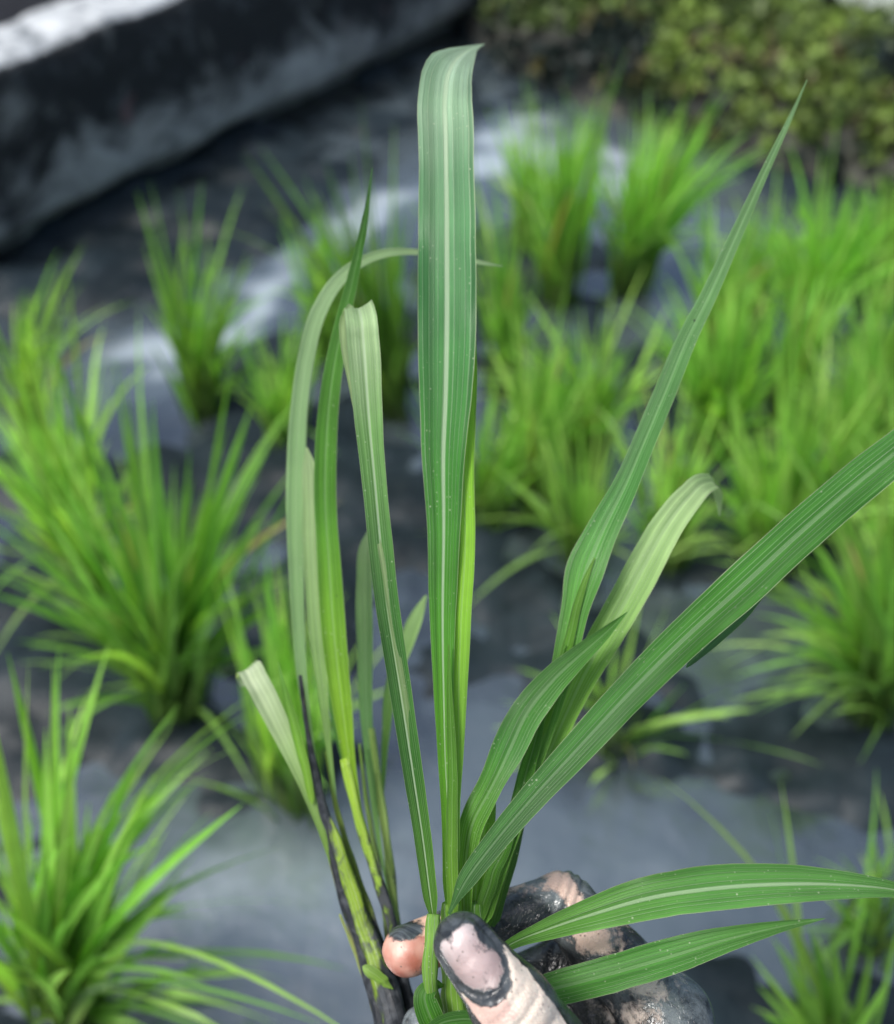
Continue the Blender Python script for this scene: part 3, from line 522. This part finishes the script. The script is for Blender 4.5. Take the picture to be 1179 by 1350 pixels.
stalk(w3, [(448, 1205, .434, 3), (468, 1255, .431, 5), (485, 1300, .427, 7), (505, 1350, .422, 9), (545, 1470, .412, 14)], (.3, .38, .12), (.1, .14, .04), [(0, .0), (.3, .3), (.6, .7), (1, 1)])
blade(w3, [(478, 1274, .416, 6), (486, 1278, .415, 14), (498, 1288, .4145, 14), (510, 1297, .4145, 10), (518, 1304, .415, 1)], fold=-.4, cols=((.26, .42, .12), (.22, .40, .06), (.22, .4, .06)), n=24)
for (pts_, c_) in (([(430, 990, .455, 4), (445, 1070, .449, 7), (466, 1140, .441, 9), (490, 1210, .433, 11), (515, 1290, .425, 14), (560, 1470, .409, 18)], (.20, .32, .04)),
                  ([(474, 980, .464, 3), (484, 1060, .458, 6), (496, 1130, .449, 8), (508, 1200, .440, 10), (522, 1290, .430, 13), (570, 1480, .410, 18)], (.13, .24, .04)),
                  ([(418, 1060, .446, 3), (432, 1120, .441, 5), (452, 1190, .436, 7), (478, 1270, .429, 9), (500, 1345, .422, 12), (550, 1480, .410, 18)], (.24, .24, .09))):
    stalk(w3, pts_, c_, (.08, .10, .03), [(0, .1), (.3, .3), (.5, .5), (.7, .8), (1, 1)], nr=8)
# --- weed with leaves bent sideways
w4 = tag(empty('grass_weed', Vector(P(640, 1290, .372))), 'grass weed with two leaves bent sideways over the fingers to the right', 'weed', WG)
blade(w4, [(640, 1268, .374, 8), (676, 1243, .373, 15), (720, 1225, .371, 27), (780, 1205, .368, 42), (850, 1185, .366, 53), (930, 1172, .364, 57), (1010, 1166, .363, 53), (1100, 1166, .363, 38), (1179, 1173, .364, 20), (1240, 1188, .365, 3)], fold=.30, cols=((.10, .26, .04), (.07, .22, .045), (.09, .24, .06)), n=90, nu=17, rib=.55)
blade(w4, [(650, 1335, .376, 26), (715, 1308, .372, 40), (760, 1296, .370, 44), (820, 1280, .368, 46), (890, 1259, .366, 44), (960, 1238, .364, 31), (1030, 1221, .363, 14), (1087, 1211, .362, 1)], fold=.30, cols=((.06, .20, .03), (.055, .19, .035), (.09, .24, .06)), n=80, nu=17)
blade(w4, [(628, 1400, .374, 20), (596, 1372, .372, 26), (566, 1340, .371, 34), (560, 1312, .372, 28), (574, 1298, .375, 14), (584, 1300, .380, 3)], fold=.35, cols=((.04, .15, .02), (.05, .18, .02), (.05, .18, .02)), n=40)
blade(w4, [(660, 1360, .373, 16), (620, 1344, .371, 22), (585, 1348, .369, 20), (556, 1368, .368, 12), (545, 1385, .368, 2)], fold=.3, cols=((.05, .17, .025),)*3, n=40)
stalk(w4, [(640, 1262, .378, 26), (632, 1330, .379, 34), (630, 1450, .382, 34), (640, 1660, .386, 32)], (.10, .24, .03), (.16, .26, .05), [(0, .2), (.3, .4), (.8, .7), (1, .9)])
# roots of each plant
for wq, (rx, ry, rd) in ((w1, (628, 1660, .386)), (w2, (642, 1660, .391)), (w3, (612, 1660, .397)), (w4, (640, 1660, .386))):
    V, Fc = [], []; T = []; UV = []; MU = []
    for k in range(40):
        p0 = P(rx+rng.normal(0, 8), ry-10, rd+rng.normal(0, .003)); d = -UPV*rng.uniform(.6, 1)+RGT*rng.normal(0, .35)+FWD*rng.normal(0, .3); ln = rng.uniform(.03, .08); n0 = len(V)
        for i in range(7):
            q = i/6; c = p0+d*ln*q+rng.normal(size=3)*.0015*q
            for j in range(4): a = j*math.pi/2; V.append(c+(RGT*math.cos(a)+FWD*math.sin(a))*.0008*(1.1-q)); T.append((.1, .08, .05)); UV.append((.3, q)); MU.append(.75)
        Fc += [[n0+i*4+j, n0+i*4+(j+1) % 4, n0+(i+1)*4+(j+1) % 4, n0+(i+1)*4+j] for i in range(6) for j in range(4)]
    mesh('root', V, Fc, M_STEM, wq, UV, {'tint': T, 'mud': np.array(MU)})
# ------------------------------------------------------------------ the hand: one continuous skin from a blended distance field
def J(x, y, d): return np.array([(x-589.5)/F*d, (675-y)/F*d, -d])     # camera axes, metres
idx = [J(880, 1345, .398), J(742, 1190, .412), J(622, 1222, .407), J(538, 1253, .396)]
midf = [J(868, 1415, .396), J(742, 1272, .426), J(640, 1318, .416), J(560, 1356, .404)]
rng_ = [J(868, 1530, .390), J(752, 1400, .424), J(640, 1440, .412), J(570, 1450, .400)]
pnk = [J(870, 1610, .385), J(775, 1500, .414), J(680, 1530, .406), J(618, 1535, .397)]
thb = [J(900, 1590, .352), J(768, 1440, .342), J(676, 1327, .338), J(611, 1243, .342)]
wrist = [J(960, 1800, .350), J(985, 1790, .372)]
elbow = np.array([.20, -.52, -.20])
CH_ = [ # chains: list of (a, b, ra, rb), blend inside the chain
 ([(idx[0], idx[1], .0150, .0112), (idx[1], idx[2], .0108, .0094), (idx[2], idx[3], .0090, .0092)], .003),
 ([(midf[0], midf[1], .0150, .0110), (midf[1], midf[2], .0108, .0098), (midf[2], midf[3], .0094, .0086)], .003),
 ([(rng_[0], rng_[1], .0142, .0104), (rng_[1], rng_[2], .0102, .0092), (rng_[2], rng_[3], .0088, .0080)], .003),
 ([(pnk[0], pnk[1], .0130, .0092), (pnk[1], pnk[2], .0090, .0080), (pnk[2], pnk[3], .0078, .0070)], .003),
 ([(thb[0], thb[1], .0200, .0150), (thb[1], thb[2], .0138, .0126), (thb[2], thb[3], .0120, .0094)], .004),
]
PALM = [(wrist[0], idx[0], .021, .0145), (wrist[0], midf[0], .021, .0145), (wrist[1], rng_[0], .020, .0140), (wrist[1], pnk[0], .019, .0130), (wrist[0], thb[0], .021, .0200), (thb[0], idx[0], .017, .010),
        (wrist[0], elbow+[-.012, 0, 0], .024, .040), (wrist[1], elbow+[.012, 0, -.02], .022, .038)]
def cone(p, a, b, ra, rb):
    ba = b-a; t = np.clip(((p-a)@ba)/np.dot(ba, ba), 0, 1); return np.linalg.norm(p-a-t[..., None]*ba, axis=-1)-(ra+(rb-ra)*t)
def smin(a, b, k): h = np.clip(.5+.5*(b-a)/k, 0, 1); return b*(1-h)+a*h-k*h*(1-h)
ta = thb[2]-thb[3]; tl = np.linalg.norm(ta); ta = ta/tl; tf = -thb[3]/np.linalg.norm(thb[3]); tf = tf+np.array([-.12, .12, 0]); tf -= ta*np.dot(tf, ta); tf /= np.linalg.norm(tf); tb = np.cross(tf, ta)
if tb[0] < 0: tb = -tb        # lateral axis, positive to the right in the picture
def thumb_local(p): q = p-thb[3]; return q@ta, q@tb, q@tf
def field(p):
    d = None
    for ch, k in CH_[:4]:
        c = None
        for s in ch: v = cone(p, *s); c = v if c is None else smin(c, v, k)
        d = c if d is None else smin(d, c, .0018)
    pl = None
    for s in PALM: v = cone(p, *s); pl = v if pl is None else smin(pl, v, .010)
    d = smin(d, pl, .007)
    c = None
    for s in CH_[4][0]: v = cone(p, *s); c = v if c is None else smin(c, v, .004)
    s, l, f = thumb_local(p)
    front = sm(f, 0, .005)
    # nail: a slightly raised plate in a rounded bed, groove round its rim
    r = ((np.abs(l+.0003)/.0074)**2.6+(np.abs(s-.0028)/.0120)**2.6)**(1/2.6)
    c = c + front*(.0009*np.exp(-((r-1.06)/.085)**2)) + front*.0004*sm(r, 1.0, .8) - front*.0003*np.exp(-((r-1.28)/.12)**2)
    # knuckle folds over the thumb joint
    for (s0, dp, wd, bow) in ((.0212, .0008, .0007, 10), (.0262, .0011, .0008, 4), (.0290, .0004, .0008, -6), (.0340, .0007, .0009, -10), (.0390, .0005, .0009, -14)):
        ss = s-s0+bow*l*l+.16*l+.0012*(fbm(p*260, 2, 15)-.5); c = c + front*dp*np.exp(-(ss/wd)**2)*sm(np.abs(l), .0105, .006)
    c = c - front*.0007*np.exp(-((s-.0288)/.0035)**2-((l-.0055)/.005)**2)
    d = smin(d, c, .0016)
    # creases at the index joint and over the knuckles
    for (a_, b_, n_, dp) in ((idx[1], idx[0], idx[2], .0012), (midf[1], midf[0], midf[2], .0010)):
        bis = (b_-a_)/np.linalg.norm(b_-a_)+(n_-a_)/np.linalg.norm(n_-a_); bis /= np.linalg.norm(bis); t2 = (b_-n_)/np.linalg.norm(b_-n_)
        q = p-a_; x = q@t2; near = np.exp(-(np.linalg.norm(q, axis=-1)/.016)**4)
        for o_ in (-.004, 0, .0035): d = d+near*dp*np.exp(-((x-o_)/.0009)**2)
    d = d+.0009*(fbm(p*190, 2, 5)-.5)
    return d
def surface_nets(lo, hi, h):
    K = 4; nc = np.ceil((hi-lo)/(h*K)).astype(int)+2; n = (nc-1)*K+1
    def axes(m, st): return np.stack(np.meshgrid(*[lo[k]+st*np.arange(m[k]) for k in range(3)], indexing='ij'), -1)
    cc_ = axes(nc, h*K); Fc_ = np.stack([field(cc_[i]) for i in range(nc[0])])
    bandc = np.abs(Fc_) < h*K*2.2
    Fv = np.repeat(np.repeat(np.repeat(Fc_, K, 0), K, 1), K, 2)[K//2:, K//2:, K//2:][:n[0], :n[1], :n[2]].astype(np.float32)
    band = np.repeat(np.repeat(np.repeat(bandc, K, 0), K, 1), K, 2)[K//2:, K//2:, K//2:][:n[0], :n[1], :n[2]]
    n = np.array(Fv.shape)
    for i in range(n[0]):
        jj = np.argwhere(band[i])
        if len(jj): Fv[i][band[i]] = field(lo+h*np.c_[np.full(len(jj), i), jj])
    neg = Fv < 0; any_ = None; all_ = None
    for a in (0, 1):
        for b in (0, 1):
            for k in (0, 1):
                q = neg[a:n[0]-1+a, b:n[1]-1+b, k:n[2]-1+k]; any_ = q.copy() if any_ is None else any_ | q; all_ = q.copy() if all_ is None else all_ & q
    act = any_ & ~all_; ids = np.argwhere(act); idm = np.full(act.shape, -1, np.int32); idm[act] = np.arange(len(ids))
    v = np.stack([Fv[ids[:, 0]+a, ids[:, 1]+b, ids[:, 2]+k] for a in (0, 1) for b in (0, 1) for k in (0, 1)], -1).astype(float)
    off = np.array([(a, b, k) for a in (0, 1) for b in (0, 1) for k in (0, 1)], float); sm_ = np.zeros((len(ids), 3)); ct = np.zeros(len(ids))
    for a in range(8):
        for b in range(a+1, 8):
            if np.abs(off[a]-off[b]).sum() != 1: continue
            va, vb = v[:, a], v[:, b]; m = (va < 0) != (vb < 0); t = np.where(m, va/np.where(m, va-vb, 1), 0)
            sm_ += np.where(m[:, None], off[a]+(off[b]-off[a])*t[:, None], 0); ct += m
    V = lo+(ids+sm_/ct[:, None])*h; Q = []
    for k in range(3):
        sl = [slice(0, n[0]), slice(0, n[1]), slice(0, n[2])]; s0 = list(sl); s1 = list(sl); s0[k] = slice(0, n[k]-1); s1[k] = slice(1, n[k])
        A0, A1 = Fv[tuple(s0)] < 0, Fv[tuple(s1)] < 0; e = np.argwhere(A0 != A1); u, w_ = (k+1) % 3, (k+2) % 3
        e = e[(e[:, u] > 0) & (e[:, w_] > 0) & (e[:, u] < n[u]-1) & (e[:, w_] < n[w_]-1)]; inside = A0[tuple(e.T)]
        def cc(du, dw): q = e.copy(); q[:, u] -= du; q[:, w_] -= dw; return idm[tuple(q.T)]
        q = np.stack([cc(1, 1), cc(0, 1), cc(0, 0), cc(1, 0)], -1); q[~inside] = q[~inside][:, ::-1]; Q.append(q)
    Q = np.concatenate(Q); return V, Q[(Q >= 0).all(1)]
allp = np.array([q for ch, _ in CH_ for s in ch for q in s[:2]]+[q for s in PALM for q in s[:2]])
lo = allp.min(0)-.05; hi = allp.max(0)+.045; lo[1] = -.47
HV, HF = surface_nets(lo, hi, .00085)
for _ in range(1):                                # light smoothing of the grid steps
    acc = np.zeros_like(HV); cn = np.zeros(len(HV))
    for a in range(4):
        b = (a+1) % 4; np.add.at(acc, HF[:, a], HV[HF[:, b]]); np.add.at(acc, HF[:, b], HV[HF[:, a]]); np.add.at(cn, HF[:, a], 1); np.add.at(cn, HF[:, b], 1)
    HV = HV*.6+.4*acc/np.maximum(cn, 1)[:, None]
# where the mud has been rubbed off
px = HV[:, 0]/-HV[:, 2]*F+589.5; py = 675-HV[:, 1]/-HV[:, 2]*F
s, l, f = thumb_local(HV); dth = np.min([cone(HV, *q) for q in CH_[4][0]], 0); onth = dth < .003
nr = ((np.abs(l+.0003)/.0074)**2.6+(np.abs(s-.0028)/.0120)**2.6)**(1/2.6)
def gb(x, y, rx, ry, ang=0):
    c_, s_ = math.cos(math.radians(ang)), math.sin(math.radians(ang)); dx, dy = px-x, py-y; return np.exp(-((dx*c_+dy*s_)/rx)**2-((-dx*s_+dy*c_)/ry)**2)
skin = np.full(len(HV), -.25); tone = np.tile(np.array([.60, .52, .43]), (len(HV), 1))
th = sm(f, .002, .006)*sm(np.abs(l), .0118, .0088)*sm(s, -.009, -.004)*1.25
th -= .62*np.exp(-((nr-1.16)/.15)**2)*sm(l, .007, -.003)*(s < .02) + .50*np.exp(-((nr-1.06)/.13)**2) + .26*(nr < 1.3)*(f > 0) + .5*np.exp(-((l-.0075)/.003)**2-((s+.001)/.008)**2) + .40*sm(s, -.003, -.010) - .12*sm(np.abs(l), .009, .004)
th -= .95*sm(s, .030, .046)*sm(l, -.003, .006)
skin = np.where(onth, -.33+th, skin)
nail = (onth & (nr < 1.02) & (f > 0)); tone[nail] = np.array([.37, .305, .29])*(1-.4*sm(nr[nail], .45, 1.0))[:, None]*[1, .93, .93]+np.outer(sm(s[nail], .004, -.006), [.14, .15, .15])
k = onth & (nr > 1.02) & (np.abs(s-.018) < .006) & (l < 0); tone[k] = (.54, .38, .32)
d1 = np.linalg.norm(HV-idx[3], axis=1)
tipm = sm(d1, .020, .013); 
skin = np.where((d1 < .024) & ~onth, -.2+1.12*tipm*(1-.9*gb(533, 1226, 28, 14))*(1-.35*gb(560, 1275, 20, 14)), skin); k = (d1 < .024) & ~onth; q = np.clip(sm(fbm(HV[k]*170, 3, 12), .25, .75)*.7+.5*np.exp(-((px[k]-522)/16)**2-((py[k]-1248)/14)**2), 0, 1)[:, None]; tone[k] = np.array([.36, .125, .085])*(1-q)+np.array([.55, .33, .26])*q  # mottled fingertip skin, the pale spot a painted highlight
k = (d1 < .035) & ~onth & (py < 1234) & (px > 545); tone[k] = (.62, .40, .29)
oth = ~onth & (d1 > .024)
add = 1.0*gb(742, 1168, 16, 38, -35)+.95*gb(768, 1212, 18, 30, -25)+.95*gb(795, 1238, 56, 34, -20)+.95*gb(855, 1302, 78, 40, -15)+.85*gb(685, 1172, 70, 20, -12)+.6*gb(840, 1345, 60, 20, 0)+.45*gb(800, 1180, 40, 16, 40)+.5*gb(590, 1215, 30, 18)
skin = np.where(oth, skin+add*.85, skin); tone[oth & (py < 1260)] = (.48, .35, .29); tone[oth & (py >= 1260)] = (.52, .43, .37)
R3 = np.stack([RGT, UPV, -FWD]); HW = EYE+HV@R3
mud_shade = np.where(onth, .45, .9*gb(735, 1285, 75, 48, -15)+.7*gb(770, 1360, 110, 40)+.6*gb(690, 1225, 60, 18, -15)); mud_shade = np.clip(mud_shade*1.3, 0, 1)  # heavy mud, with the shade in the finger gap painted in
person = mesh('person', HW, HF.tolist(), M_SKIN, cols={'wrinkle': np.where(onth, sm(nr, 1.15, 1.5), .8*(d1 > .02)), 'mud_shade': mud_shade, 'skin': np.clip(skin+.3, 0, 2)-.3+.0, 'tone': tone})
tag(person, 'bare right hand smeared with wet mud, gripping the pulled weeds', 'person')
print('hand verts', len(HV))
